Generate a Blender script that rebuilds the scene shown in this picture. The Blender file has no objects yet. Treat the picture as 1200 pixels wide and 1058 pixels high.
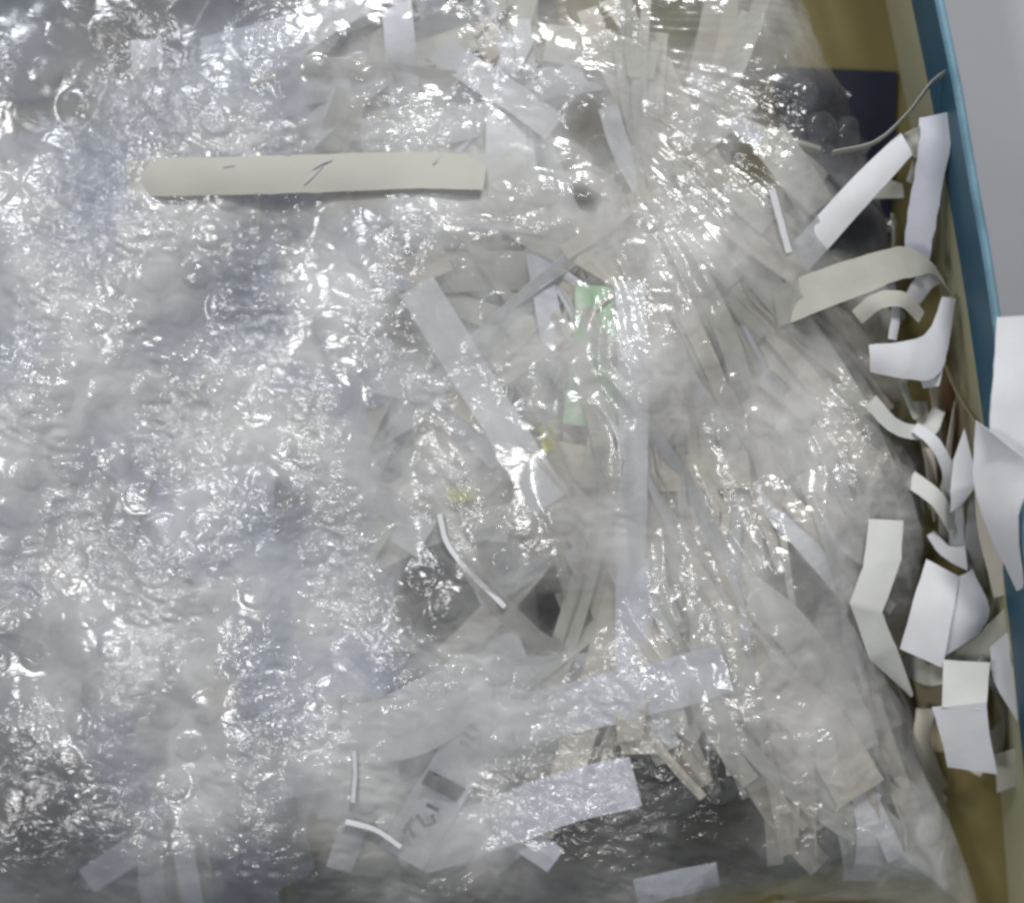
import bpy, math, random
import numpy as np
from mathutils import Vector, noise as mnoise

random.seed(11)
RNG = np.random.default_rng(11)
S = bpy.context.scene
C = S.collection

# ------------------------------------------------------------------ camera
H = 0.62                       # camera height over the box floor
W0 = 0.32                      # width of the frame at the box floor
def P(px, py, z):
    """world point seen at photo pixel (px, py) when it lies z metres above the box floor"""
    s = W0 / 1200.0 * (H - z) / H
    return Vector(((px - 600) * s, (529 - py) * s, z))

cam_d = bpy.data.cameras.new('camera')
cam = bpy.data.objects.new('camera', cam_d); C.objects.link(cam)
cam.location = (0, 0, H); cam.rotation_euler = (0, 0, 0)
cam_d.sensor_width = 36.0; cam_d.lens = 36.0 * H / W0
cam_d.clip_start = 0.01; cam_d.clip_end = 50
cam_d.dof.use_dof = True; cam_d.dof.focus_distance = H - 0.045; cam_d.dof.aperture_fstop = 4.0
S.camera = cam

# ------------------------------------------------------------------ light: a lamp-lit room
w = bpy.data.worlds.new('World'); S.world = w; w.use_nodes = True
bg = w.node_tree.nodes['Background']
bg.inputs[0].default_value = (0.88, 0.93, 1.0, 1); bg.inputs[1].default_value = 0.15

def area(name, loc, target, sx, sy, power, col):
    d = bpy.data.lights.new(name, 'AREA'); d.shape = 'RECTANGLE'; d.size = sx; d.size_y = sy
    d.energy = power; d.color = col
    o = bpy.data.objects.new(name, d); C.objects.link(o); o.location = loc
    o.rotation_euler = (Vector(target) - Vector(loc)).to_track_quat('-Z', 'Y').to_euler()
    return o
area('ceiling_lamp', (0.20, 0.84, 0.84), (0, 0, 0.04), 0.26, 0.14, 10.4, (1.0, 0.985, 0.96))
area('window_light', (-0.50, 0.52, 0.90), (0, 0, 0.04), 0.16, 0.18, 3.0, (0.94, 0.97, 1.0))
area('left_fill', (-0.46, -0.12, 1.05), (0, 0, 0.04), 0.18, 0.18, 3.4, (1.0, 0.97, 0.93))  # added fill light, set on the left to brighten the wall lining

S.view_settings.view_transform = 'Standard'; S.view_settings.look = 'None'
S.view_settings.exposure = 0.0; S.view_settings.gamma = 1.0
S.cycles.transparent_max_bounces = 24
S.cycles.max_bounces = 10
S.cycles.filter_width = 3.0
S.cycles.sample_clamp_indirect = 4.0

# ------------------------------------------------------------------ materials
def new_mat(name):
    m = bpy.data.materials.new(name); m.use_nodes = True
    nt = m.node_tree; nt.nodes.clear()
    return m, nt, nt.nodes, nt.links

def ramp(N, L, fac, stops):
    r = N.new('ShaderNodeValToRGB'); e = r.color_ramp.elements
    while len(e) < len(stops): e.new(0.5)
    for k, (p, c) in enumerate(stops):
        e[k].position = p; e[k].color = (*c, 1) if len(c) == 3 else c
    L.new(fac, r.inputs[0]); return r

def paper_mat(name, base, dark=0.86, rough=0.75, scale=60, translucent=0.18, bump=0.12):
    m, nt, N, L = new_mat(name)
    tc = N.new('ShaderNodeTexCoord')
    n1 = N.new('ShaderNodeTexNoise'); n1.inputs['Scale'].default_value = scale; n1.inputs['Detail'].default_value = 6
    L.new(tc.outputs['Object'], n1.inputs['Vector'])
    r = ramp(N, L, n1.outputs['Fac'], [(0.3, tuple(c * dark for c in base)), (0.7, base)])
    n2 = N.new('ShaderNodeTexNoise'); n2.inputs['Scale'].default_value = 900; n2.inputs['Detail'].default_value = 3
    L.new(tc.outputs['Object'], n2.inputs['Vector'])
    b = N.new('ShaderNodeBump'); b.inputs['Strength'].default_value = bump; b.inputs['Distance'].default_value = 0.0006
    L.new(n2.outputs['Fac'], b.inputs['Height'])
    p = N.new('ShaderNodeBsdfPrincipled'); p.inputs['Roughness'].default_value = rough
    p.inputs['Specular IOR Level'].default_value = 0.25
    L.new(r.outputs[0], p.inputs['Base Color']); L.new(b.outputs[0], p.inputs['Normal'])
    out = N.new('ShaderNodeOutputMaterial')
    if translucent > 0:
        t = N.new('ShaderNodeBsdfTranslucent'); L.new(r.outputs[0], t.inputs[0])
        mx = N.new('ShaderNodeMixShader'); mx.inputs[0].default_value = translucent
        L.new(p.outputs[0], mx.inputs[1]); L.new(t.outputs[0], mx.inputs[2]); L.new(mx.outputs[0], out.inputs[0])
    else:
        L.new(p.outputs[0], out.inputs[0])
    return m

PW = paper_mat('white_paper', (0.76, 0.77, 0.81))
PB = paper_mat('cool_white_paper', (0.70, 0.72, 0.80))
PC = paper_mat('cream_paper', (0.58, 0.575, 0.52))
PP = paper_mat('pale_paper', (0.69, 0.70, 0.68))
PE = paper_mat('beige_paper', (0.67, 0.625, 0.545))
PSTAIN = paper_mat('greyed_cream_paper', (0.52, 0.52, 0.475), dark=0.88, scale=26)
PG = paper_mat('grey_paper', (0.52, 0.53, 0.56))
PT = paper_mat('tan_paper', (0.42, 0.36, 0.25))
def print_mat(name, ink):
    m = paper_mat(name, (0.70, 0.70, 0.66)); nt = m.node_tree; N, L = nt.nodes, nt.links
    p = next(n for n in N if n.type == 'BSDF_PRINCIPLED'); tc = N.new('ShaderNodeTexCoord'); nz = N.new('ShaderNodeTexNoise')
    nz.inputs['Scale'].default_value = 130; nz.inputs['Detail'].default_value = 3; L.new(tc.outputs['Object'], nz.inputs['Vector'])
    r = ramp(N, L, nz.outputs['Fac'], [(0.30, (0.66, 0.69, 0.62)), (0.52, ink)]); L.new(r.outputs[0], p.inputs['Base Color']); return m
PGREEN = print_mat('green_print_paper', (0.36, 0.58, 0.36))
PYEL = print_mat('yellow_print_paper', (0.62, 0.61, 0.10))
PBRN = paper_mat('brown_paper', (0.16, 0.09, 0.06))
INK = paper_mat('grey_ink', (0.10, 0.10, 0.12), translucent=0)
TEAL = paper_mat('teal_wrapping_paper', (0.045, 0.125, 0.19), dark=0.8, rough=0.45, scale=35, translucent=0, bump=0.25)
OLIVE = paper_mat('olive_lining_paper', (0.20, 0.168, 0.068), dark=0.78, rough=0.6, scale=22, translucent=0, bump=0.3)
TEAL_LIT = paper_mat('lit_teal_edge', (0.17, 0.31, 0.40), dark=0.6, rough=0.5, scale=75, translucent=0, bump=0.25)  # same teal paper, made paler to carry the light on the rim top
LINING = paper_mat('olive_grey_lining', (0.48, 0.46, 0.32), dark=0.8, rough=0.6, scale=22, translucent=0, bump=0.3)
NAVY = paper_mat('navy_card', (0.017, 0.019, 0.038), dark=0.8, rough=0.5, scale=40, translucent=0, bump=0.1)
TABLE = paper_mat('grey_table_laminate', (0.40, 0.41, 0.44), dark=0.93, rough=0.5, scale=14, translucent=0, bump=0.05)

def film_mat(name, haze, tint, rough, gloss=0.10, gmax=0.75, bump=0.6, hazevar=0.3, use_attr=True):
    """thin clear plastic: see-through, a mirror sheen that grows at grazing angles, a little milky haze"""
    m, nt, N, L = new_mat(name)
    tc = N.new('ShaderNodeTexCoord')
    mp = N.new('ShaderNodeMapping'); mp.inputs['Scale'].default_value = (0.75, 1.25, 1.0); mp.inputs['Rotation'].default_value = (0, 0, 0.4)
    L.new(tc.outputs['Object'], mp.inputs['Vector'])
    n = N.new('ShaderNodeTexNoise'); n.inputs['Scale'].default_value = 190; n.inputs['Detail'].default_value = 3.0
    n.inputs['Roughness'].default_value = 0.5; n.inputs['Distortion'].default_value = 0.9
    L.new(mp.outputs[0], n.inputs['Vector'])
    b = N.new('ShaderNodeBump'); b.inputs['Strength'].default_value = 1.0; b.inputs['Distance'].default_value = 0.0024 * bump
    if use_attr:
        cr = N.new('ShaderNodeAttribute'); cr.attribute_name = 'crumple'
        ml = N.new('ShaderNodeMath'); ml.operation = 'MULTIPLY'; L.new(n.outputs['Fac'], ml.inputs[0]); L.new(cr.outputs['Fac'], ml.inputs[1])
        L.new(ml.outputs[0], b.inputs['Height'])
    else:
        L.new(n.outputs['Fac'], b.inputs['Height'])
    g = N.new('ShaderNodeBsdfGlossy'); g.inputs['Roughness'].default_value = rough
    g.inputs['Color'].default_value = (0.97, 0.98, 1, 1); L.new(b.outputs[0], g.inputs['Normal'])
    t = N.new('ShaderNodeBsdfTransparent'); t.inputs[0].default_value = (0.985, 0.988, 0.99, 1)
    d = N.new('ShaderNodeBsdfDiffuse'); d.inputs[0].default_value = (*tint, 1)
    tl = N.new('ShaderNodeBsdfTranslucent'); tl.inputs[0].default_value = (*tint, 1)
    hz = N.new('ShaderNodeMixShader'); hz.inputs[0].default_value = 0.4
    L.new(d.outputs[0], hz.inputs[1]); L.new(tl.outputs[0], hz.inputs[2])
    n3 = N.new('ShaderNodeTexNoise'); n3.inputs['Scale'].default_value = 75; n3.inputs['Detail'].default_value = 5
    n3.inputs['Distortion'].default_value = 0.8
    L.new(tc.outputs['Object'], n3.inputs['Vector'])
    mr = N.new('ShaderNodeMapRange'); mr.inputs[1].default_value = 0.32; mr.inputs[2].default_value = 0.70
    mr.inputs[3].default_value = haze * (1 - hazevar); mr.inputs[4].default_value = haze * (1 + hazevar)
    L.new(n3.outputs['Fac'], mr.inputs[0])
    at = N.new('ShaderNodeAttribute'); at.attribute_name = 'milkiness'
    mu = N.new('ShaderNodeMath'); mu.operation = 'MULTIPLY'; mu.use_clamp = True
    L.new(mr.outputs[0], mu.inputs[0])
    if use_attr: L.new(at.outputs['Fac'], mu.inputs[1])
    else: mu.inputs[1].default_value = 1.0
    m1 = N.new('ShaderNodeMixShader'); L.new(mu.outputs[0], m1.inputs[0])
    L.new(t.outputs[0], m1.inputs[1]); L.new(hz.outputs[0], m1.inputs[2])
    lw = N.new('ShaderNodeLayerWeight'); lw.inputs['Blend'].default_value = 0.35; L.new(b.outputs[0], lw.inputs['Normal'])
    mf = N.new('ShaderNodeMapRange'); mf.inputs[1].default_value = 0.0; mf.inputs[2].default_value = 1.0
    mf.inputs[3].default_value = gloss; mf.inputs[4].default_value = gmax
    L.new(lw.outputs['Fresnel'], mf.inputs[0])
    m2 = N.new('ShaderNodeMixShader'); L.new(mf.outputs[0], m2.inputs[0])
    L.new(m1.outputs[0], m2.inputs[1]); L.new(g.outputs[0], m2.inputs[2])
    out = N.new('ShaderNodeOutputMaterial'); L.new(m2.outputs[0], out.inputs[0])
    return m
FILM = film_mat('clear_bubble_film', 0.66, (0.735, 0.738, 0.738), 0.17, gloss=0.031, gmax=0.5)
FILM_IN = film_mat('inner_bubble_film', 0.62, (0.51, 0.575, 0.75), 0.22, gloss=0.030, gmax=0.5, hazevar=0.15)
BUB = film_mat('bubble_film', 0.05, (0.80, 0.83, 0.88), 0.13, gloss=0.03, gmax=0.14, bump=0.2, use_attr=False)

# ------------------------------------------------------------------ object helpers
def empty(name, loc, label, cat, group=None):
    o = bpy.data.objects.new(name, None); C.objects.link(o); o.location = loc
    o.empty_display_size = 0.01
    o['label'] = label; o['category'] = cat
    if group: o['group'] = group
    return o

def mesh_obj(name, verts, faces, mat, parent=None, smooth=False):
    me = bpy.data.meshes.new(name); me.from_pydata([tuple(v) for v in verts], [], faces); me.validate()
    for m in (mat if isinstance(mat, (list, tuple)) else [mat]): me.materials.append(m)
    if smooth: me.polygons.foreach_set('use_smooth', [True] * len(me.polygons))
    if smooth == 2: me.set_sharp_from_angle(angle=math.radians(35))
    o = bpy.data.objects.new(name, me); C.objects.link(o)
    if parent:
        o.parent = parent; o.location = -Vector(parent.location)   # parents are never turned or scaled
    return o

def tag(o, label, cat, group=None, kind=None):
    o['label'] = label; o['category'] = cat
    if group: o['group'] = group
    if kind: o['kind'] = kind
    return o

def recenter(o):
    """put the origin of a top-level mesh at the middle of its own points"""
    me = o.data; n = len(me.vertices); a = np.empty(n * 3); me.vertices.foreach_get('co', a)
    a = a.reshape(-1, 3); c = a.mean(0); a -= c; me.vertices.foreach_set('co', a.ravel()); me.update()
    o.location = Vector(c); return o

def catmull(pts, n):
    pts = [np.array(p, float) for p in pts]
    if len(pts) == 2: return [pts[0] + (pts[1] - pts[0]) * t for t in np.linspace(0, 1, n + 1)]
    q = [2 * pts[0] - pts[1]] + pts + [2 * pts[-1] - pts[-2]]
    out = []
    for i in range(1, len(q) - 2):
        for k in range(n):
            t = k / n
            out.append(0.5 * ((2 * q[i]) + (-q[i-1] + q[i+1]) * t + (2*q[i-1] - 5*q[i] + 4*q[i+1] - q[i+2]) * t*t
                              + (-q[i-1] + 3*q[i] - 3*q[i+1] + q[i+2]) * t**3))
    out.append(pts[-1]); return out

TH = 0.00022
def sheet_geo(Lr, Rr, m=3, curl=0.0, jag=0.0):
    """a thin sheet with real thickness between two rails of world points"""
    n = len(Lr); top = []
    for i in range(n):
        a, b = Vector(Lr[i]), Vector(Rr[i])
        for j in range(m + 1):
            t = j / m; top.append(a.lerp(b, t) + Vector((0, 0, curl * 4 * t * (1 - t))))
    if jag:
        for i in range(n):
            for j in (0, m):
                k = i * (m + 1) + j; top[k] = top[k] + Vector((random.uniform(-jag, jag), random.uniform(-jag, jag), 0))
    idx = lambda i, j: i * (m + 1) + j
    nrm = [Vector() for _ in top]; F = []
    for i in range(n - 1):
        for j in range(m):
            q = (idx(i, j), idx(i, j + 1), idx(i + 1, j + 1), idx(i + 1, j)); F.append(q)
            nn = (top[q[2]] - top[q[0]]).cross(top[q[3]] - top[q[1]])
            for k in q: nrm[k] = nrm[k] + nn
    N0 = len(top); V = list(top)
    for k in range(N0):
        d = nrm[k].normalized() if nrm[k].length > 0 else Vector((0, 0, 1))
        V.append(top[k] - d * TH)
    F2 = list(F) + [tuple(k + N0 for k in reversed(q)) for q in F]
    rim = [idx(0, j) for j in range(m)] + [idx(i, m) for i in range(n - 1)] + [idx(n-1, j) for j in range(m, 0, -1)] + [idx(i, 0) for i in range(n - 1, 0, -1)]
    for a in range(len(rim)):
        i0, i1 = rim[a], rim[(a + 1) % len(rim)]
        F2.append((i1, i0, i0 + N0, i1 + N0))
    return V, F2

def rails(name, L, R, mat, label, cat, smooth=5, curl=0.0, group=None, m=3, jag=0.00012):
    """strip measured by its two edges: lists of (px, py, height in mm)"""
    Lw = [P(a, b, c / 1000) for a, b, c in L]; Rw = [P(a, b, c / 1000) for a, b, c in R]
    if smooth: Lw, Rw = catmull(Lw, smooth), catmull(Rw, smooth)
    else:
        Lw = sum([[np.array(Lw[i]) + (np.array(Lw[i+1]) - np.array(Lw[i])) * t for t in (0, .08, .3, .7, .92)] for i in range(len(Lw)-1)], []) + [np.array(Lw[-1])]
        Rw = sum([[np.array(Rw[i]) + (np.array(Rw[i+1]) - np.array(Rw[i])) * t for t in (0, .08, .3, .7, .92)] for i in range(len(Rw)-1)], []) + [np.array(Rw[-1])]
    V, F = sheet_geo(Lw, Rw, max(m, 5), curl / 1000, jag)
    ph = random.uniform(0, 50)
    V = [v + Vector((0, 0, 0.0007 * mnoise.noise(Vector((v.x * 95, v.y * 95, ph))) + 0.0003 * mnoise.noise(Vector((v.x * 260, v.y * 260, ph))))) for v in V]     # paper is never flat
    o = mesh_obj(name, V, F, mat, None, 2); recenter(o); tag(o, label, cat, group); return o

def ribbon(name, pts, width, mat, label, cat, roll=0.0, curl=0.3, group=None, n=6, hidden=False):
    """strip measured by its middle line: (px, py, height in mm), width in px, roll in degrees"""
    c = catmull([P(a, b, z / 1000) for a, b, z in pts], n); hw = width * 0.5 * W0 / 1200 * 0.93
    Lr, Rr = [], []
    for i, p in enumerate(c):
        d = Vector(c[min(i+1, len(c)-1)]) - Vector(c[max(i-1, 0)]); d.normalize()
        s = d.cross(Vector((0, 0, 1))).normalized(); r = math.radians(roll if not isinstance(roll, tuple) else roll[0] + (roll[1]-roll[0]) * i / (len(c)-1))
        s = s * math.cos(r) + Vector((0, 0, 1)) * math.sin(r)
        ww = hw * (1 + 0.06 * mnoise.noise(Vector((p[0] * 90, p[1] * 90, 3.1))))
        Lr.append(Vector(p) - s * ww); Rr.append(Vector(p) + s * ww)
    V, F = sheet_geo(Lr, Rr, 3, curl / 1000, 0.00008)
    if hidden: V = [under_film(v, 0.0006) for v in V]
    o = mesh_obj(name, V, F, mat, None, 2); recenter(o); tag(o, label, cat, group); return o

# ------------------------------------------------------------------ table and box
def slab(pts_px, z, z2):
    a = [P(x, y, z) for x, y in pts_px]; b = [Vector((v.x, v.y, z2)) for v in a]; n = len(a)
    return a + b, [tuple(range(n)), tuple(range(2*n-1, n-1, -1))] + [(i, i+n, (i+1) % n + n, (i+1) % n) for i in range(n)]
tb = mesh_obj('table_surface', [(-1.2, -1.2, -0.004), (1.2, -1.2, -0.004), (1.2, 1.2, -0.004), (-1.2, 1.2, -0.004)], [(0, 1, 2, 3)], TABLE)
tb['kind'] = 'structure'

RIM = 0.062
def xo(y): return 1108 + 0.20 * y - 0.00006 * y * y      # outer edge of the bowed right rim
ys = np.linspace(-330, 1150, 25)
right_out = [P(xo(y), y, RIM) for y in ys]
right_in = [P(xo(y) - 11, y, RIM) for y in ys]
TLo = P(-330, -230, RIM); BLo = P(-190, 1240, RIM)
box = empty('gift_box', (0, 0, -0.002), 'open shallow box with teal rim and olive lining around the bubble wrap', 'box')
poly = [v for v in right_out] + [BLo, TLo]
V = [Vector((v.x, v.y, 0.0)) for v in poly] + [Vector((v.x, v.y, -0.002)) for v in poly]; n = len(poly)
mesh_obj('bottom', V, [tuple(range(n-1, -1, -1)), tuple(range(n, 2*n))] + [(i, (i+1) % n, (i+1) % n + n, i+n) for i in range(n)], OLIVE, box)

def wall(outer, inner, name):
    """board with a rounded teal edge; the teal paper is turned in over the upper inner face, olive lining below"""
    zt = RIM; zm = 0.034; n = len(outer)
    prof = []
    for i in range(n):
        o_, i_ = outer[i], inner[i]; d = (o_ - i_); d.z = 0; d.normalize(); wv = (o_ - i_).length
        bow = 0.0012 * mnoise.noise(Vector((i * 0.37, 1.3, 0)))
        def at(f, z): q = i_ + d * (wv * f + bow * min(1, z / RIM)); return Vector((q.x, q.y, z))
        prof.append([at(1, 0.0005), at(1, zt - 0.001), at(0.72, zt), at(0.28, zt), at(0.0, zt - 0.001), at(0.0, zm), at(0.07, zm - 0.0004), at(0.07, 0.0005)])
    m = len(prof[0])
    def strip(a, b):
        V = [prof[i][k] for i in range(n) for k in range(a, b + 1)]; w_ = b - a + 1
        F = [(i*w_+k, (i+1)*w_+k, (i+1)*w_+k+1, i*w_+k+1) for i in range(n-1) for k in range(w_-1)]
        return V, F
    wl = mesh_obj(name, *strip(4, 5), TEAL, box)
    for nm, k0, k1, mt in (('outer_face', 0, 1, TEAL), ('rim_edge', 1, 4, TEAL_LIT)):
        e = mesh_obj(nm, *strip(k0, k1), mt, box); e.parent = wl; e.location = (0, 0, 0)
    sub = mesh_obj('lining', *strip(5, 7), LINING, box); sub.parent = wl; sub.location = (0, 0, 0)
    return wl
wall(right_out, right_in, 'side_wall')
def straight(a, b, inward, n=8):
    o = [a.lerp(b, t) for t in np.linspace(0, 1, n)]; return o, [q + inward * 0.0033 for q in o]
def inw(a, b):
    d = (b - a).normalized(); s = Vector((-d.y, d.x, 0)); mid = (a + b) / 2
    return s if (Vector((0, 0, 0)) - mid).dot(s) > 0 else -s
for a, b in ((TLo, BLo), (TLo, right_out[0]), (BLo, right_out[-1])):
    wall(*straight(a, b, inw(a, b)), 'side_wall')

# ------------------------------------------------------------------ bundle height
BPX = [(925, -80), (948, 10), (970, 75), (998, 118), (1010, 168), (1038, 250), (1052, 320), (1052, 390), (1065, 460), (1088, 540),
       (1090, 620), (1075, 700), (1066, 800), (1085, 880), (1112, 950), (1148, 1050), (1150, 1085), (1010, 1056), (890, 1056), (780, 1095),
       (300, 1105), (-60, 1090), (-110, 1000), (-110, -80)]
BW = np.array([tuple(P(x, y, 0.010))[:2] for x, y in BPX])
def sdist(X, Y, poly=BW):
    d2 = np.full(X.shape, 1e9); ins = np.zeros(X.shape, bool); n = len(poly)
    for i in range(n):
        ax, ay = poly[i]; bx, by = poly[(i + 1) % n]; ex, ey = bx - ax, by - ay
        t = np.clip(((X - ax) * ex + (Y - ay) * ey) / (ex * ex + ey * ey), 0, 1)
        d2 = np.minimum(d2, (X - ax - t * ex) ** 2 + (Y - ay - t * ey) ** 2)
        c = ((ay > Y) != (by > Y)); xx = ax + (Y - ay) / (ey if abs(ey) > 1e-12 else 1e-12) * ex
        ins ^= c & (X < xx)
    return np.where(ins, 1, -1) * np.sqrt(d2)
def zbase(X, Y):
    d = np.clip(sdist(X, Y) / 0.042, 0, 1)
    lump = 0.0035 * np.sin(X * 38 + 1.3) * np.cos(Y * 31 - 0.4) + 0.002 * np.sin(X * 71 - Y * 55)
    return 0.004 + (0.036 + lump) * np.sqrt(np.clip(1 - (1 - d) ** 2, 0, 1))
def zb(px, py):
    v = P(px, py, 0.038); return float(zbase(np.array([v.x]), np.array([v.y]))[0]) * 1000

# ------------------------------------------------------------------ the bubble wrap
HOLES = [(505, 698, 34), (640, 708, 8), (676, 225, 8), (688, 241, 9), (905, 122, 14), (878, 195, 16), (960, 715, 22), (905, 700, 18), (695, 150, 24), (1040, 260, 30),
         (755, 955, 50), (860, 968, 28), (665, 972, 16), (330, 1010, 40), (20, 960, 90), (60, 20, 90), (620, 1045, 30), (480, 1050, 30), (805, 985, 34), (560, 570, 24), (500, 385, 22), (735, 400, 14), (990, 100, 45)]
XR = (-0.185, 0.170); YR = (-0.160, 0.170)
def band(shape, step, lam, seed, aniso=1.0, ang=0.0):
    r = np.random.default_rng(seed); f = np.fft.rfft2(r.standard_normal(shape))
    ky = np.fft.fftfreq(shape[0], step)[:, None]; kx = np.fft.rfftfreq(shape[1], step)[None, :]
    ca, sa = math.cos(ang), math.sin(ang); u = kx * ca + ky * sa; v = (-kx * sa + ky * ca) * aniso
    k = np.sqrt(u * u + v * v) * lam
    f *= np.exp(-((k - 1.0) / 0.45) ** 2); g = np.fft.irfft2(f, shape); return g / g.std()
def ridge(g): return 1.0 - np.abs(g) * 1.25
BUBBLE_PITCH = 0.0122; BA = math.radians(7)
def lattice():
    out = []; ca, sa = math.cos(BA), math.sin(BA)
    for r in range(-22, 23):
        for c in range(-22, 23):
            x = (c + 0.5 * (r % 2)) * BUBBLE_PITCH; y = r * BUBBLE_PITCH * 0.866
            out.append((x * ca - y * sa, x * sa + y * ca))
    return out
def film_grid(step, dz, seed, amp, poly=None, lift=0.0):
    nx = int((XR[1] - XR[0]) / step); ny = int((YR[1] - YR[0]) / step)
    X, Y = np.meshgrid(XR[0] + np.arange(nx) * step, YR[0] + np.arange(ny) * step)
    Z = zbase(X, Y) + dz
    sh = (ny, nx)
    patch = np.clip(0.72 + 0.5 * band(sh, step, 0.042, seed + 1), 0.18, 1.8)          # some areas taut, some crumpled
    patch *= 1.05 - 0.5 / (1 + np.exp(-(X + 0.018) / 0.014))
    for cx, cy, cr, ca in [(962, 130, 60, 1.8), (1040, 270, 45, 1.2), (1035, 400, 40, 1.2), (1050, 520, 60, 1.8), (770, 955, 110, 1.7), (690, 870, 90, .8), (990, 950, 90, .7), (230, 100, 130, .6), (60, 330, 120, .5), (60, -10, 160, -.75), (260, -30, 130, -.6), (450, -30, 150, -.6), (510, 690, 50, .3), (690, -30, 120, -.4), (600, 440, 130, -.3), (560, 250, 80, -.3), (860, 350, 90, -.2)]:
        v = P(cx, cy, 0.03); rr = cr * W0 / 1200 * 0.95                                # bunched, extra crumpled places
        patch += ca * np.exp(-((X - v.x) ** 2 + (Y - v.y) ** 2) / rr ** 2)
    def turned(lam, sd, an):                       # creases whose direction wanders over the sheet
        m = 1 / (1 + np.exp(-3 * band(sh, step, 0.055, sd + 40)))
        return ridge(band(sh, step, lam, sd, an, 0.35)) * m + ridge(band(sh, step, lam, sd + 1, an, 1.5)) * (1 - m)
    h = 0.0007 * band(sh, step, 0.034, seed + 3, 1.3, 0.5)
    h += 0.00014 * turned(0.010, seed + 10, 1.7) * patch
    h += 0.00008 * band(sh, step, 0.0050, seed + 14, 1.7, 1.35) * patch
    patch = np.clip(patch, 0.12, 2.4)
    fine = np.clip(band(sh, step, 0.028, seed + 20) - 0.3, 0, 1.6)
    h += 0.00006 * band(sh, step, 0.0030, seed + 6, 1.8, 1.25) * (0.55 + fine) * np.clip(patch, 0.15, 1.6)
    f0 = P(600, 20, 0.035); th = np.arctan2(Y - f0.y, X - f0.x); rr_ = np.hypot(X - f0.x, Y - f0.y); fr = np.random.default_rng(seed + 70)
    folds = sum(fr.normal() * np.cos(k_ * th + fr.uniform(0, 6.28) + 0.8 * band(sh, step, 0.05, seed + 80)) for k_ in (17, 26, 33, 41, 55, 68)) / 2.2
    h += 0.0011 * ridge(folds) * np.clip((rr_ - 0.03) / 0.1, 0, 1) / (1 + np.exp(-(X - 0.018) / 0.010)) * (0.6 + 0.3 * band(sh, step, 0.03, seed + 81))
    bub = np.zeros(sh); rb = 0.0047
    for bx, by in lattice():
        i0, i1 = int((bx - rb - XR[0]) / step), int((bx + rb - XR[0]) / step) + 2
        j0, j1 = int((by - rb - YR[0]) / step), int((by + rb - YR[0]) / step) + 2
        if i1 <= 0 or j1 <= 0 or i0 >= nx or j0 >= ny: continue
        i0, j0 = max(i0, 0), max(j0, 0); sx, sy = X[j0:j1, i0:i1], Y[j0:j1, i0:i1]
        q = 1 - ((sx - bx) ** 2 + (sy - by) ** 2) / rb ** 2
        bub[j0:j1, i0:i1] = np.maximum(bub[j0:j1, i0:i1], np.where(q > 0, np.sqrt(np.clip(q, 0, 1)), 0) * 0.0005 * (0.2 + random.random()))
    Z += amp * (h - 0.0006) + bub
    d = sdist(X, Y); Z = np.maximum(Z, 0.0012 + 0.0004 * band(sh, step, 0.006, seed + 8))
    keep = d + 0.0022 * band(sh, step, 0.012, seed + 7) > 0.0
    if poly is not None: keep &= (sdist(X, Y, poly) + 0.004 * band(sh, step, 0.02, seed + 9)) > 0
    return X, Y, Z, keep, patch
def grid_obj(name, X, Y, Z, keep, mat, parent, milk, crum):
    ny, nx = X.shape; q = keep[:-1, :-1] & keep[1:, :-1] & keep[:-1, 1:] & keep[1:, 1:]
    used = np.zeros((ny, nx), bool)
    used[:-1, :-1] |= q; used[1:, :-1] |= q; used[:-1, 1:] |= q; used[1:, 1:] |= q
    idx = np.full((ny, nx), -1, np.int64); idx[used] = np.arange(used.sum())
    V = np.stack([X[used], Y[used], Z[used]], 1)
    F = np.stack([idx[:-1, :-1][q], idx[:-1, 1:][q], idx[1:, 1:][q], idx[1:, :-1][q]], 1)
    me = bpy.data.meshes.new(name); me.vertices.add(len(V)); me.vertices.foreach_set('co', V.ravel())
    me.loops.add(F.size); me.loops.foreach_set('vertex_index', F.ravel().astype(np.int32))
    me.polygons.add(len(F)); me.polygons.foreach_set('loop_start', np.arange(0, F.size, 4, dtype=np.int32))
    me.update(calc_edges=True); me.polygons.foreach_set('use_smooth', np.ones(len(F), bool)); me.materials.append(mat)
    me.attributes.new('crumple', 'FLOAT', 'POINT').data.foreach_set('value', crum[used].astype(np.float32))
    me.attributes.new('milkiness', 'FLOAT', 'POINT').data.foreach_set('value', milk[used].astype(np.float32))
    o = bpy.data.objects.new(name, me); C.objects.link(o)
    o.parent = parent; o.location = -Vector(parent.location); return o
wrap = empty('bubble_wrap', (0, 0, 0.001), 'crumpled clear bubble wrap bundle packed with shredded paper filling the box', 'bubble wrap')
CLEAR = [(740, 700, 45, .35), (742, 540, 45, .3), (160, 1040, 120, .5), (25, 930, 110, .5), (740, 815, 60, .4), (540, 578, 18, .45), (642, 512, 16, .15), (512, 930, 40, .6), (575, 100, 45, .5), (560, 470, 50, .45), (200, -20, 120, .62), (380, -20, 120, .62), (560, -25, 110, .6), (700, -20, 90, .6), (840, 10, 80, .45), (770, 955, 105, .8), (890, 985, 100, .7), (660, 990, 70, .6), (20, 980, 130, .6), (330, 1030, 120, .5), (50, 0, 180, .68), (1015, 270, 60, .9), (985, 128, 85, .96),
         (1050, 500, 60, .55), (505, 700, 60, .55), (640, 708, 35, .6), (682, 234, 18, .6), (905, 122, 24, .7), (878, 195, 26, .7), (695, 150, 36, .6), (790, 880, 50, .35)]
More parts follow.
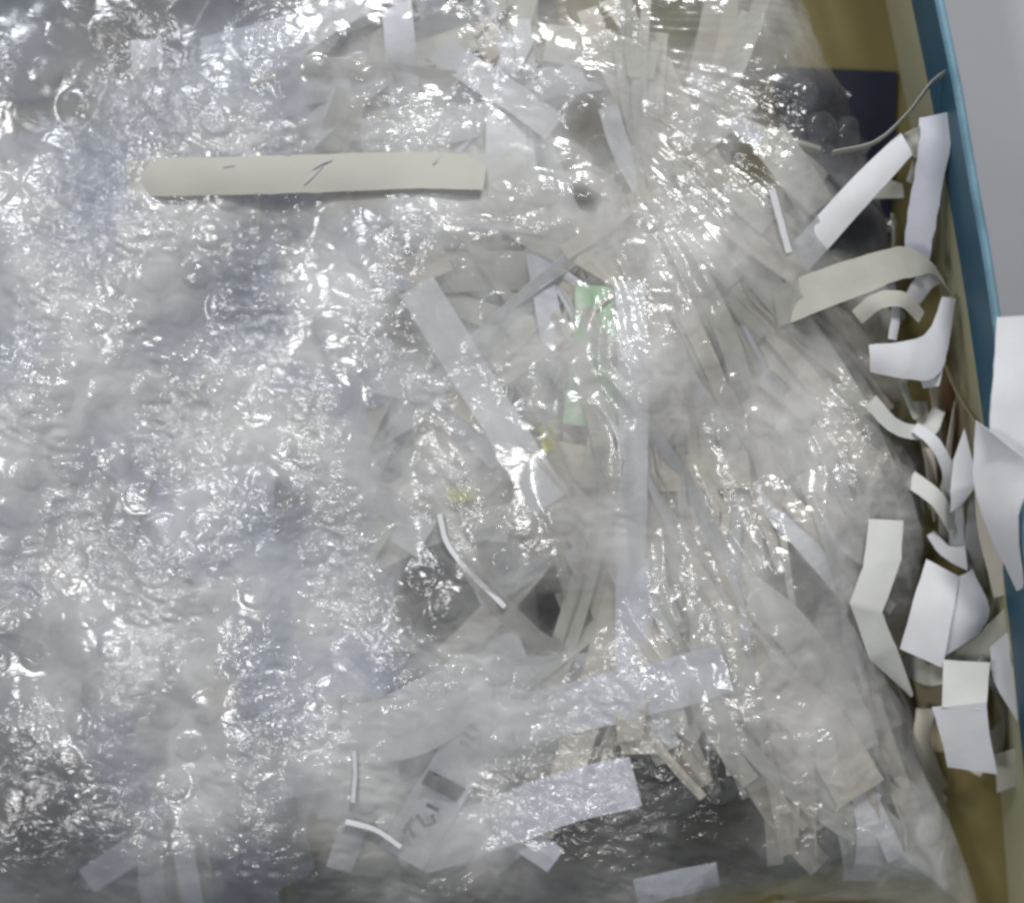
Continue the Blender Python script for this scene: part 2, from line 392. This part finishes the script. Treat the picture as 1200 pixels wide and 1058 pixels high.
def milkiness(X, Y, seed, step):
    m = 1.0 + 0.22 * band(X.shape, step, 0.05, seed) - 0.20 / (1 + np.exp(-(X + 0.015) / 0.014))
    for cx, cy, cr, ca in CLEAR:
        v = P(cx, cy, 0.035); rr = cr * W0 / 1200 * 0.94
        m = m * (1 - ca * np.exp(-(((X - v.x) ** 2 + (Y - v.y) ** 2) / rr ** 2) ** 1.5))
    return np.clip(m, 0.05, 1.6)
X, Y, Zo, K, Cr = film_grid(0.00055, 0.0012, 100, 1.0)
ROOF = Zo.copy()                                  # lowest film height within 2 mm of each point
for ax in (0, 1):
    ROOF = np.minimum.reduce([np.roll(ROOF, k_, ax) for k_ in range(-3, 4)])
def under_film(q, gap=0.0012):
    i = int((q[0] - XR[0]) / 0.00055); j = int((q[1] - YR[0]) / 0.00055)
    if 0 <= i < X.shape[1] and 0 <= j < X.shape[0] and q[2] > ROOF[j, i] - gap: return Vector((q[0], q[1], max(0.0008, ROOF[j, i] - gap)))
    return q
grid_obj('outer_film', X, Y, Zo, K, FILM, wrap, milkiness(X, Y, 50, 0.00055), Cr)
left_poly = np.array([tuple(P(a, b, 0.035))[:2] for a, b in [(-130, -130), (420, -130), (380, 60), (350, 170), (480, 330), (450, 480), (430, 620), (470, 760), (400, 860), (330, 1100), (-130, 1110)]])
Xi, Yi, Zi, Ki, Ci = film_grid(0.0009, -0.0035, 300, 0.8, left_poly)
Zi = np.where(Ki, Zi, Zi)
grid_obj('inner_film', Xi, Yi, Zi, Ki, FILM_IN, wrap, milkiness(Xi, Yi, 60, 0.0009), Ci)

# ------------------------------------------------------------------ shredded paper inside the wrap: nobody could count it
def density(px, py):
    d = 1.0
    if py < 75: d *= 0.2 if py > 10 else 0.03
    if px < 330 and py < 170: d *= 0.4
    if px < 170 and py < 75: d *= 0.2
    if px < 90 and py > 700: d *= 0.25
    if py > 930 and px < 960: d *= 0.40
    if py > 1000: d *= 0.4
    return d
def shreds(n, zlo, zhi, wmin, wmax, lmin, lmax, mats, fan_only=False):
    Va, Fa, Mi = [], [], []; tries = 0; made = 0
    while made < n and tries < n * 12:
        tries += 1
        px, py = random.uniform(-70, 1110), random.uniform(-80, 1080)
        if random.random() > density(px, py): continue
        if fan_only and not (px > 640 and py > 120): continue
        c = P(px, py, 0.03)
        if sdist(np.array([c.x]), np.array([c.y]))[0] < 0.012: continue
        fan = px > 690 and py > 150
        a = math.atan2(-(py - 40), px - 640) + random.gauss(0, 0.22) if fan else random.uniform(0, math.pi)     # the shreds fan out downward on this side
        Lh = random.uniform(lmin, lmax) / 2; hw = random.uniform(wmin * (0.45 if fan else 1), wmax * (0.8 if fan else 1)) / 2
        d = Vector((math.cos(a), math.sin(a), 0)); k = random.uniform(-6, 6); roll0 = random.gauss(0, 0.35); roll1 = roll0 + random.gauss(0, 0.5)
        tilt = random.gauss(0, 0.10); f = random.uniform(zlo, zhi); ph = random.uniform(0, 6); bend = random.uniform(0, 0.003)
        pts = []; ok = True
        for t in np.linspace(-1, 1, 10):
            q = Vector((c.x, c.y, 0)) + d * (t * Lh) + Vector((-d.y, d.x, 0)) * (k * (t * Lh) ** 2)
            e = sdist(np.array([q.x]), np.array([q.y]))[0]
            if e < 0.006: ok = False; break
            q.z = 0.003 + (float(zbase(np.array([q.x]), np.array([q.y]))[0]) - 0.0085) * f + tilt * t * Lh * 0.5 + bend * math.sin(3 * t + ph)
            q.z = max(q.z, 0.002)
            s = (H - q.z) / H * W0 / 1200; ix, iy = q.x / s + 600, 529 - q.y / s
            for hx, hy, hr in HOLES:
                if (ix - hx) ** 2 + (iy - hy) ** 2 < (hr + hw / s) ** 2: ok = False; break
            if not ok: break
            pts.append(q)
        if not ok: continue
        Lr, Rr = [], []
        for i, q in enumerate(pts):
            dd = (pts[min(i+1, 9)] - pts[max(i-1, 0)]).normalized(); s = dd.cross(Vector((0, 0, 1))).normalized()
            r = roll0 + (roll1 - roll0) * i / 9; s = s * math.cos(r) + Vector((0, 0, 1)) * math.sin(r)
            Lr.append(q - s * hw); Rr.append(q + s * hw)
        V, F = sheet_geo(Lr, Rr, 2, random.uniform(-0.0006, 0.0008), 0.0001)
        V = [under_film(v) for v in V]
        b = len(Va); Va += V; Fa += [tuple(k_ + b for k_ in f_) for f_ in F]
        ws = mats(px, py); mi = random.choices(range(5), ws)[0]; Mi += [mi] * len(F); made += 1
    return Va, Fa, Mi
def mats(px, py):
    if px > 680: return (1.2, .1, 4, 7, .6)
    if px < 450: return (3, 4, 2, 0.6, 3)
    return (3, 3, 3, 2, 2)
Va, Fa, Mi = shreds(760, 0.05, 1.0, 0.007, 0.013, 0.03, 0.10, mats)
V2, F2, M2 = shreds(210, 0.85, 1.05, 0.004, 0.011, 0.05, 0.12, lambda px, py: (1, .1, 5, 6, .2), True)     # fine fibres just under the film
Fa += [tuple(k_ + len(Va) for k_ in f_) for f_ in F2]; Va += V2; Mi += M2
st = mesh_obj('shredded_paper', Va, Fa, [PW, PB, PC, PE, PG])
st.data.polygons.foreach_set('material_index', Mi); st.data.update()
tag(st, 'tangled mass of pale shredded paper packed inside the bubble wrap', 'shredded paper', kind='stuff')

# separate bubbles of the film: eight more or less deflated shapes shared by all
def dome(seed):
    V, F = [], []; nr, ns = 5, 14; r0 = 0.0048; hgt = 0.0012 * random.uniform(0.45, 1.0); sx = random.uniform(0.85, 1.1)
    off = Vector((seed * 3.7, seed * 1.9, 0))
    for i in range(nr):
        a = (i / nr) * math.pi / 2
        for k in range(ns):
            t = 2 * math.pi * k / ns; r = r0 * math.cos(a) ** 0.8
            x, y, z = r * math.cos(t) * sx, r * math.sin(t) / sx, hgt * math.sin(a)
            nz = mnoise.noise(Vector((x, y, z)) * 420 + off)
            V.append((x * (1 + 0.10 * nz), y * (1 + 0.10 * nz), z * (1 + 0.9 * nz * (i > 0))))
    V.append((0, 0, hgt * (0.75 + 0.3 * mnoise.noise(off))))
    for i in range(nr - 1):
        for k in range(ns): F.append((i*ns+k, i*ns+(k+1) % ns, (i+1)*ns+(k+1) % ns, (i+1)*ns+k))
    for k in range(ns): F.append(((nr-1)*ns+k, (nr-1)*ns+(k+1) % ns, nr*ns))
    me = bpy.data.meshes.new('bubble'); me.from_pydata(V, [], F); me.materials.append(BUB)
    me.polygons.foreach_set('use_smooth', [True] * len(F)); return me
domes = [dome(k) for k in range(8)]
RINGS = [(938, 112), (962, 152), (1000, 150), (858, 456), (856, 512), (566, 884), (880, 850), (330, 850), (612, 800)]
spots = []
for bx, by in lattice():
    z = 0.038; s = W0 / 1200 * (H - z) / H; px, py = bx / s + 600, 529 - by / s
    if min((px - fx) ** 2 + (py - fy) ** 2 for fx, fy in RINGS) < 900: continue
    if -30 < px < 1130 and -30 < py < 1070:
        e = float(sdist(np.array([bx]), np.array([by]))[0])
        if e > 0.003: spots.append((random.random() * (0.5 if py < 60 or px > 820 else 1), bx, by))
spots.sort()
spots = [(-1, P(fx, fy, 0.036).x, P(fx, fy, 0.036).y) for fx, fy in RINGS] + spots
for rank, bx, by in spots[:80]:
    i = int((bx - XR[0]) / 0.00055); j = int((by - YR[0]) / 0.00055)
    if not (6 < i < X.shape[1] - 6 and 6 < j < X.shape[0] - 6) or not K[j, i]: continue
    g = 5; gx = (Zo[j, i+g] - Zo[j, i-g]) / (2*g*0.00055); gy = (Zo[j+g, i] - Zo[j-g, i]) / (2*g*0.00055)
    nvec = Vector((-gx * 0.6, -gy * 0.6, 1)).normalized()
    o = bpy.data.objects.new('bubble', random.choice(domes)); C.objects.link(o); o.parent = wrap
    o.location = Vector((bx, by, float(Zo[j-3:j+4, i-3:i+4].mean()) - 0.0004)) - Vector(wrap.location)
    q = nvec.to_track_quat('Z', 'Y'); o.rotation_euler = q.to_euler(); o.rotation_euler.rotate_axis('Z', random.uniform(0, 6.28))
    k = random.uniform(0.8, 1.12); o.scale = (k, k, k * random.uniform(0.7, 1.1))
    if rank < 0: o.scale = (1.1, 1.1, 2.2)

# ------------------------------------------------------------------ dark card and strips outside the wrap
cz = 1.2
V, F = slab([(905, 78), (1051, 84), (1048, 170), (1044, 292), (930, 300)], 0.0022, 0.0006)
c = mesh_obj('dark_sheet', V, F, NAVY); recenter(c); tag(c, 'dark navy card lying on the olive box floor in the top corner', 'card')

CAT = 'paper strip'
V, F = slab([(450, 650), (540, 640), (650, 690), (660, 720), (600, 735), (500, 770)], 0.0022, 0.0006)  # invented dark sheet, laid here to darken the gaps between strips
c = mesh_obj('dark_sheet', V, F, NAVY); recenter(c); tag(c, 'dark sheet added to darken the gaps in the paper under the film', 'card')
V, F = slab([(-90, -75), (300, -75), (640, -70), (655, 30), (420, 52), (330, 95), (100, 110), (-90, 130)], 0.0026, 0.0006)  # added dark sheet in place of the shade along the top
BASE = paper_mat('dark_shade_sheet', (0.10, 0.093, 0.086), dark=0.8, rough=0.6, scale=30, translucent=0)  # dark tone holds the shade under the wrap's outer edges
c = mesh_obj('dark_sheet', V, F, BASE); recenter(c); tag(c, 'dark grey sheet added as shade under the upper edge of the bubble wrap', 'card')
V, F = slab([(-80, 860), (60, 850), (90, 960), (330, 1000), (330, 1085), (-60, 1075)], 0.0026, 0.0006)  # added dark sheet, painted shade for the lower left corner
c = mesh_obj('dark_sheet', V, F, BASE); recenter(c); tag(c, 'dark grey sheet added as shade under the lower left corner of the bubble wrap', 'card')
V, F = slab([(640, 925), (700, 880), (965, 850), (985, 1010), (880, 1042), (340, 1100), (345, 1010), (560, 1010)], 0.0026, 0.0006)  # added dark sheet standing in for the shaded floor below the wrap
c = mesh_obj('dark_sheet', V, F, BASE); recenter(c); tag(c, 'dark grey sheet added as shade under the clear lower edge of the bubble wrap', 'card')
# long cream strip across the upper left of the bundle
zl = lambda x, y, k=3.6: (x, y, zb(x, y) + k)
long_strip = rails('paper_strip', [zl(148, 188, -1.2), zl(205, 185, 1.4), zl(260, 184, 1.5), zl(330, 182, 1.1), zl(400, 180, 1.9), zl(480, 178, 1.3), zl(540, 179, 0.7), zl(572, 181, -0.7)],
      [zl(152, 231, -1.2), zl(205, 230, 1.8), zl(260, 229, 2.7), zl(330, 227, 3.9), zl(400, 225, 2.9), zl(480, 221, 3.5), zl(540, 222, 4.5), zl(566, 223, 3.7)], PSTAIN,
      'long straight cream strip lying across the upper left of the bubble wrap', CAT, curl=0.9)
def on_strip(o, px, py, up=0.0005):
    best = min(o.data.vertices, key=lambda v: (v.co.x + o.location.x - P(px, py, 0.043).x) ** 2 + (v.co.y + o.location.y - P(px, py, 0.043).y) ** 2)
    return P(px, py, best.co.z + o.location.z + up)
for a, wd in (([(357, 216), (366, 206), (378, 195)], 4), ([(366, 199), (376, 192), (390, 186)], 2.5), ([(508, 192), (512, 186), (518, 180)], 4), ([(262, 196), (275, 193)], 2)):
    c_ = [on_strip(long_strip, x, y) for x, y in a]; L_, R_ = [], []
    for i, p in enumerate(c_):
        d = c_[min(i+1, len(c_)-1)] - c_[max(i-1, 0)]; n_ = Vector((-d.y, d.x, 0)).normalized() * (wd * 0.5 * W0 / 1200)
        L_.append(p - n_ * (1 if 0 < i < len(c_)-1 else 0.3)); R_.append(p + n_ * (1 if 0 < i < len(c_)-1 else 0.3))
    V, F = sheet_geo(L_, R_, 1); mesh_obj('tear', V, F, PG, long_strip)
rails('paper_strip', [(1018, 608, 38), (1012, 660, 40), (996, 706, 42), (1019, 772, 36), (1068, 816, 27)],
      [(1058, 610, 37), (1056, 655, 39), (1034, 718, 41), (1050, 757, 36), (1070, 814, 27)], PP,
      'pale cream strip bent like a boomerang with a pointed lower end', CAT, smooth=0, curl=0.4)
rails('paper_strip', [(1086, 655, 33), (1070, 705, 36), (1055, 760, 34)], [(1124, 676, 34), (1116, 722, 38), (1104, 782, 34)], PW,
      'broad white creased strip beside the boomerang shaped strip', CAT, smooth=4, curl=0.5)
rails('paper_strip', [(1122, 676, 33), (1115, 722, 36), (1107, 768, 33)], [(1139, 667, 34), (1159, 713, 33), (1146, 742, 30)], PW,
      'white rounded flap of paper right beside the broad creased strip', 'paper flap', smooth=4, curl=1)
rails('paper_strip', [(1086, 628, 24), (1104, 652, 26), (1134, 669, 30)], [(1094, 622, 21), (1112, 640, 22), (1131, 640, 24)], PW,
      'short upturned white strip curling just above the broad creased strip', CAT)
rails('paper_strip', [(1117, 540, 30), (1114, 575, 32), (1114, 600, 30)], [(1130, 502, 30), (1146, 565, 34), (1126, 592, 30)], PW,
      'white kite shaped scrap standing between bundle and rim', 'paper scrap', smooth=0)
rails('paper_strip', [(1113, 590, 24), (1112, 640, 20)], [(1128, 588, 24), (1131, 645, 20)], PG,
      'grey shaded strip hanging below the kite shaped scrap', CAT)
rails('paper_strip', [(1077, 139, 47), (1077, 175, 45), (1066, 235, 38), (1058, 300, 30)], [(1118, 130, 50), (1112, 180, 46), (1100, 240, 38), (1088, 310, 30)], PB,
      'grey white upright strip leaning on the teal box wall', CAT, smooth=5, jag=0.0003)
rails('paper_strip', [(1055, 156, 44), (1000, 208, 42), (926, 288, 37), (890, 330, 30)], [(1069, 181, 44), (1030, 225, 42), (966, 296, 37), (925, 345, 30)], PW,
      'bright white slanting strip over the lower edge of the dark card', CAT, curl=0.6)
ribbon('paper_strip', [(1113, 82, 56), (1092, 98, 52), (1060, 138, 48), (1024, 168, 45), (975, 180, 43)], 14, PC,
       'thin tan strip seen edge on reaching up to the teal rim', CAT, roll=76)
rails('paper_strip', [(1058, 157, 41), (1070, 184, 40)], [(1078, 147, 41), (1075, 186, 40)], PC,
      'tiny cream scrap between the slanting strip and the upright strip', 'paper scrap')
rails('paper_strip', [(1022, 233, 22), (1040, 210, 24)], [(1060, 232, 22), (1058, 216, 24)], PC,
      'small cream triangle of paper lying on the dark card', 'paper scrap', smooth=0)
rails('paper_strip', [(905, 338, 34), (950, 320, 41), (1000, 303, 45), (1040, 292, 45), (1064, 290, 43), (1092, 308, 38), (1112, 340, 30)],
      [(912, 384, 34), (962, 364, 41), (1020, 342, 44), (1050, 329, 43), (1072, 325, 40), (1094, 322, 35), (1115, 344, 29)], PC,
      'cream arched strip curling over towards the box wall with drooping tip', CAT, smooth=5)
rails('paper_strip', [(1018, 404, 40), (1060, 400, 42), (1088, 388, 38), (1104, 348, 30)], [(1020, 436, 38), (1062, 444, 40), (1102, 436, 36), (1120, 350, 30)], PW,
      'wide white strip folding upward below the arched cream strip', CAT, smooth=5, curl=0.8)
rails('paper_strip', [(1076, 436, 34), (1082, 455, 33)], [(1108, 420, 34), (1100, 452, 33)], PW,
      'small torn white end under the wide folding strip', 'paper scrap')
ribbon('paper_strip', [(1056, 444, 30), (1064, 466, 30), (1074, 490, 28)], 12, PC, 'short narrow cream sliver beside the glassy edge of the wrap', 'paper sliver', roll=40)
ribbon('paper_strip', [(1108, 428, 26), (1124, 462, 27), (1150, 500, 30)], 16, PT, 'thin tan sliver slanting from the wide folding strip to the white sheet', 'paper sliver', roll=66)
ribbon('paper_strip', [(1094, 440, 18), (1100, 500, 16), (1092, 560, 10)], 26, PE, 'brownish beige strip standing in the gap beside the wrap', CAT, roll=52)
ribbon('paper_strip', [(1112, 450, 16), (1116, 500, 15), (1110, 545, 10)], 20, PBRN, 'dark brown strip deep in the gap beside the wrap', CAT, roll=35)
# sheet and pointed strip hanging over the rim
rails('paper_sheet', [(1168, 372, 63.5), (1164, 440, 64.5), (1160, 500, 64.5), (1168, 560, 63.5)], [(1290, 366, 60), (1290, 440, 60), (1290, 500, 58), (1275, 555, 56)], PW,
      'white sheet of paper resting across the teal rim', 'paper sheet', m=8, curl=2.0)
rails('paper_strip', [(1144, 493, 60), (1141, 560, 60), (1158, 620, 57), (1192, 692, 52)], [(1166, 508, 71), (1212, 552, 72), (1194, 605, 68), (1200, 688, 56)], PW,
      'pointed white strip drooping into the box from the white sheet', CAT, m=4)
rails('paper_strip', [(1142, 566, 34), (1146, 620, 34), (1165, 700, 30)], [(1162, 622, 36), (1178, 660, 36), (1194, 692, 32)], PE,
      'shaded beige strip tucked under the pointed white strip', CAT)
rails('paper_strip', [(1100, 768, 26), (1150, 738, 28), (1205, 682, 30)], [(1140, 782, 24), (1176, 760, 27), (1215, 730, 30)], PC,
      'greyish cream strip slanting up to the box wall', CAT)
rails('paper_strip', [(1106, 773, 36), (1104, 828, 39)], [(1160, 776, 36), (1156, 832, 39)], PP,
      'square cream upper flap of the folded strip beside the slanting strip', 'paper flap', smooth=3, curl=0.6)
rails('paper_strip', [(1092, 828, 38), (1102, 862, 36), (1111, 898, 32)], [(1156, 822, 40), (1160, 862, 37), (1168, 906, 32)], PW,
      'pale folded strip hanging lowest of the loose cream strips', CAT, smooth=3, curl=0.6)
rails('paper_strip', [(1160, 758, 30), (1166, 800, 32), (1206, 868, 30)], [(1184, 738, 30), (1186, 782, 32), (1212, 820, 30)], PW,
      'white bent strip against the box wall beside the square cream flap', CAT)
rails('paper_strip', [(1165, 884, 24), (1168, 928, 20)], [(1194, 874, 24), (1197, 918, 20)], PC,
      'small cream end peeking out low beside the folded strip', 'paper scrap')
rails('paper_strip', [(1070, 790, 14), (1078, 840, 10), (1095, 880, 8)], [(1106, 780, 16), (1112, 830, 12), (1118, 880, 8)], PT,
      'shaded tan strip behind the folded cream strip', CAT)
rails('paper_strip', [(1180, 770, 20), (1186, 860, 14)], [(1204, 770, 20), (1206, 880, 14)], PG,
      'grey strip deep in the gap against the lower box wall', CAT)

ribbon('paper_strip', [(1078, 470, 20), (1090, 540, 24), (1098, 610, 18)], 22, PE, 'beige strip leaning against the glassy edge of the wrap', CAT, roll=(30, 60))
ribbon('paper_strip', [(1120, 470, 22), (1112, 530, 26), (1106, 600, 22), (1108, 650, 14)], 16, PC, 'cream strip twisting down behind the kite shaped scrap', CAT, roll=(70, 25))
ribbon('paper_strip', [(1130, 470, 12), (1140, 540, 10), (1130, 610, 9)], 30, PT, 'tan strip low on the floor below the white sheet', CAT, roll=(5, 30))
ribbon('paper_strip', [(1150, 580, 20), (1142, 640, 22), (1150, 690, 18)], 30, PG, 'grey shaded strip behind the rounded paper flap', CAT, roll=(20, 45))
ribbon('paper_strip', [(1060, 770, 22), (1085, 790, 24), (1115, 785, 22)], 26, PC, 'cream strip end lying under the creased white strip', CAT, roll=15)
ribbon('paper_strip', [(1085, 830, 20), (1082, 870, 18), (1105, 925, 8)], 28, PE, 'beige shaded strip dropping along the wrap below the boomerang', CAT, roll=(25, 50))
ribbon('paper_strip', [(1170, 800, 22), (1180, 850, 18), (1172, 900, 12)], 20, PC, 'narrow cream strip behind the lowest folded strip', CAT, roll=(40, 65))
ribbon('paper_strip', [(1040, 320, 36), (1050, 360, 38), (1046, 398, 37)], 14, PW, 'bright white sliver between the arched strip and the wide folding strip', 'paper sliver', roll=35)
ribbon('paper_strip', [(1046, 250, 14), (1048, 275, 14), (1046, 300, 14)], 7, PC, 'thin cream sliver standing at the edge of the navy card', 'paper sliver', roll=50)
ribbon('paper_strip', [(1072, 190, 20), (1070, 200, 24), (1066, 214, 26)], 10, PC, 'tiny cream crumb beside the upright strip', 'paper scrap', roll=30)
ribbon('paper_strip', [(1176, 700, 20), (1188, 745, 24), (1180, 790, 20)], 24, PC, 'cream curl wedged between the rounded flap and the box wall', CAT, roll=(10, 50))
ribbon('paper_strip', [(1140, 905, 10), (1170, 860, 14), (1200, 835, 18)], 20, PE, 'beige strip crossing low behind the lowest folded strip', CAT, roll=20)
ribbon('paper_strip', [(1020, 470, 36), (1050, 500, 33), (1086, 505, 26), (1100, 480, 20)], 20, PP, 'pale curled strip sticking out of the glassy edge of the wrap', CAT, roll=(10, 45))
ribbon('paper_strip', [(1066, 560, 26), (1098, 585, 28), (1120, 622, 22)], 22, PP, 'pale strip slanting down toward the upturned curl', CAT, roll=(5, 40))
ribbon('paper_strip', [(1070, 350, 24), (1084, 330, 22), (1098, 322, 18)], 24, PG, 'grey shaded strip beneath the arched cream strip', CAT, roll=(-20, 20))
ribbon('paper_strip', [(1004, 372, 40), (1030, 352, 43), (1060, 352, 40), (1080, 372, 32)], 20, PC, 'cream curl arching over the wrap edge above the wide folding strip', CAT, roll=(-15, 35))
ribbon('paper_strip', [(1072, 500, 30), (1096, 520, 32), (1112, 556, 28), (1104, 590, 20)], 18, PW, 'white narrow curl beside the kite shaped scrap', CAT, roll=(40, 5))
ribbon('paper_strip', [(1150, 770, 28), (1166, 800, 24), (1190, 812, 26)], 20, PP, 'pale curl tucked between the square cream flap and the bent white strip', CAT, roll=(50, 20))
# ------------------------------------------------------------------ strips one can make out through the film
U = lambda x, y, k=4.0: (x, y, max(zb(x, y) - k, 2))
def under(name, pts, width, mat, label, cat=CAT, k=4.0, **kw):
    return ribbon(name, [U(x, y, k) for x, y in pts], width, mat, label, cat, hidden=True, **kw)
under('paper_strip', [(738, 330), (742, 450), (741, 560), (738, 660)], 36, PW, 'pale upright strip under the film beside the green scrap', k=1.3)
under('paper_strip', [(741, 655), (741, 720), (740, 788)], 40, PB, 'bluish white strip standing upright above the broad bluish strip', k=1.2)
under('paper_strip', [(488, 335), (540, 420), (590, 500), (645, 590)], 46, PW, 'pale slanting strip beneath the film beside the yellow scrap', k=2.4)
under('paper_strip', [(515, 58), (560, 88), (610, 120), (650, 150)], 36, PW, 'grey white slanting strip near the top edge of the wrap')
under('paper_strip', [(712, 125), (728, 175), (752, 222)], 24, PW, 'short bright strip crossing a dark gap above the round hole')
under('paper_strip', [(600, 845), (700, 822), (790, 800), (852, 782)], 60, PB, 'broad bluish white strip lying level near the bottom', k=1.8)
under('paper_strip', [(490, 995), (580, 965), (660, 935), (745, 915)], 62, PB, 'lower bluish strip under the broad bluish strip', k=3.4)
under('paper_strip', [(400, 850), (470, 850), (560, 800), (620, 775)], 80, PW, 'wide pale sheet corner left of the printed strip', k=4.6)
pr = under('printed_strip', [(602, 800), (560, 862), (515, 930), (470, 1005)], 60, PB, 'bluish strip with dark grey printed marks', k=2.2)
under('paper_strip', [(70, 640), (76, 740), (66, 880)], 48, PG, 'faint grey upright strip under the film at the lower left', k=3.4)
under('paper_strip', [(900, 800), (960, 850), (1010, 930)], 62, PE, 'wide beige strip under the lower right of the film')
under('paper_strip', [(870, 690), (930, 740), (985, 820), (1010, 880)], 46, PC, 'cream strip running down beside the boomerang shaped strip')
under('paper_strip', [(800, 640), (850, 720), (888, 800)], 14, PE, 'thin brownish strip leftmost of the narrow fanned strips', k=3)
under('paper_strip', [(822, 640), (868, 715), (896, 790)], 12, PT, 'thin tan strip in the middle of the fanned strips', k=3)
under('paper_strip', [(780, 640), (832, 730), (872, 800)], 10, PC, 'thin cream strip outermost of the fanned strips', k=3)
under('paper_strip', [(640, 50), (700, 60), (770, 72)], 44, PC, 'cream strip showing through the film at the top middle', k=4)
under('paper_strip', [(740, 200), (800, 170), (872, 105)], 52, PC, 'cream slanting strip beside the dark slits at the upper right')
under('paper_strip', [(570, 200), (620, 250), (690, 290)], 70, PC, 'broad cream piece under the film beside the round hole')
under('paper_strip', [(900, 160), (930, 200), (960, 245)], 46, PC, 'cream piece under the film left of the bright slanting strip')
under('paper_strip', [(745, 1046), (790, 1036), (842, 1026)], 34, PB, 'small bluish piece at the bottom edge of the wrap', k=2.5)
under('paper_scrap', [(705, 335), (702, 400), (690, 500)], 62, PGREEN, 'pale green printed scrap under the film', 'paper scrap', k=3.4)
under('paper_scrap', [(522, 580), (558, 575)], 20, PYEL, 'small yellow scrap left of the slanting strip', 'paper scrap', k=2.2)
under('paper_scrap', [(640, 498), (645, 528)], 18, PYEL, 'small yellow scrap right of the slanting strip', 'paper scrap', k=4.2)
def mark(name, pts, width, k):
    c = [under_film(P(a, b, 0.05), 0.0006 - k) for a, b in pts]; hw = width * 0.5 * W0 / 1200 * 0.93; L_, R_ = [], []
    for i, p in enumerate(c):
        d = (c[min(i+1, len(c)-1)] - c[max(i-1, 0)]); d.z = 0; d.normalize(); n_ = Vector((-d.y, d.x, 0)) * hw
        L_.append(p - n_); R_.append(p + n_)
    V, F = sheet_geo(L_, R_, 2); mesh_obj(name, V, F, INK, pr)
mark('printed_block', [(496, 917), (508, 924), (524, 933), (538, 942)], 19, 0.00042)
for a in ([(548, 856), (562, 864)], [(542, 866), (556, 874)], [(537, 876), (550, 883)], [(498, 950), (512, 958)], [(486, 962), (496, 976), (508, 972), (504, 962)],
          [(474, 972), (484, 990)], [(482, 966), (470, 984)]):
    mark('printed_mark', a, 5, 0.00042)
def fibre(pts, width, label): return ribbon('paper_sliver', [zl(x, y, 2.0) for x, y in pts], width, PW, label, 'paper sliver', roll=25, curl=0.05)
fibre([(515, 602), (524, 636), (548, 668), (592, 711)], 6, 'thin white curved sliver on the film above the dark hole')
fibre([(415, 880), (416, 908), (414, 940)], 5, 'thin white upright sliver near the lower left of the printed strip')
fibre([(405, 962), (440, 972), (470, 992)], 6, 'thin cream sliver lying below the upright white sliver')
fibre([(905, 222), (915, 260), (925, 296)], 9, 'narrow white sliver on the film left of the bright slanting strip')
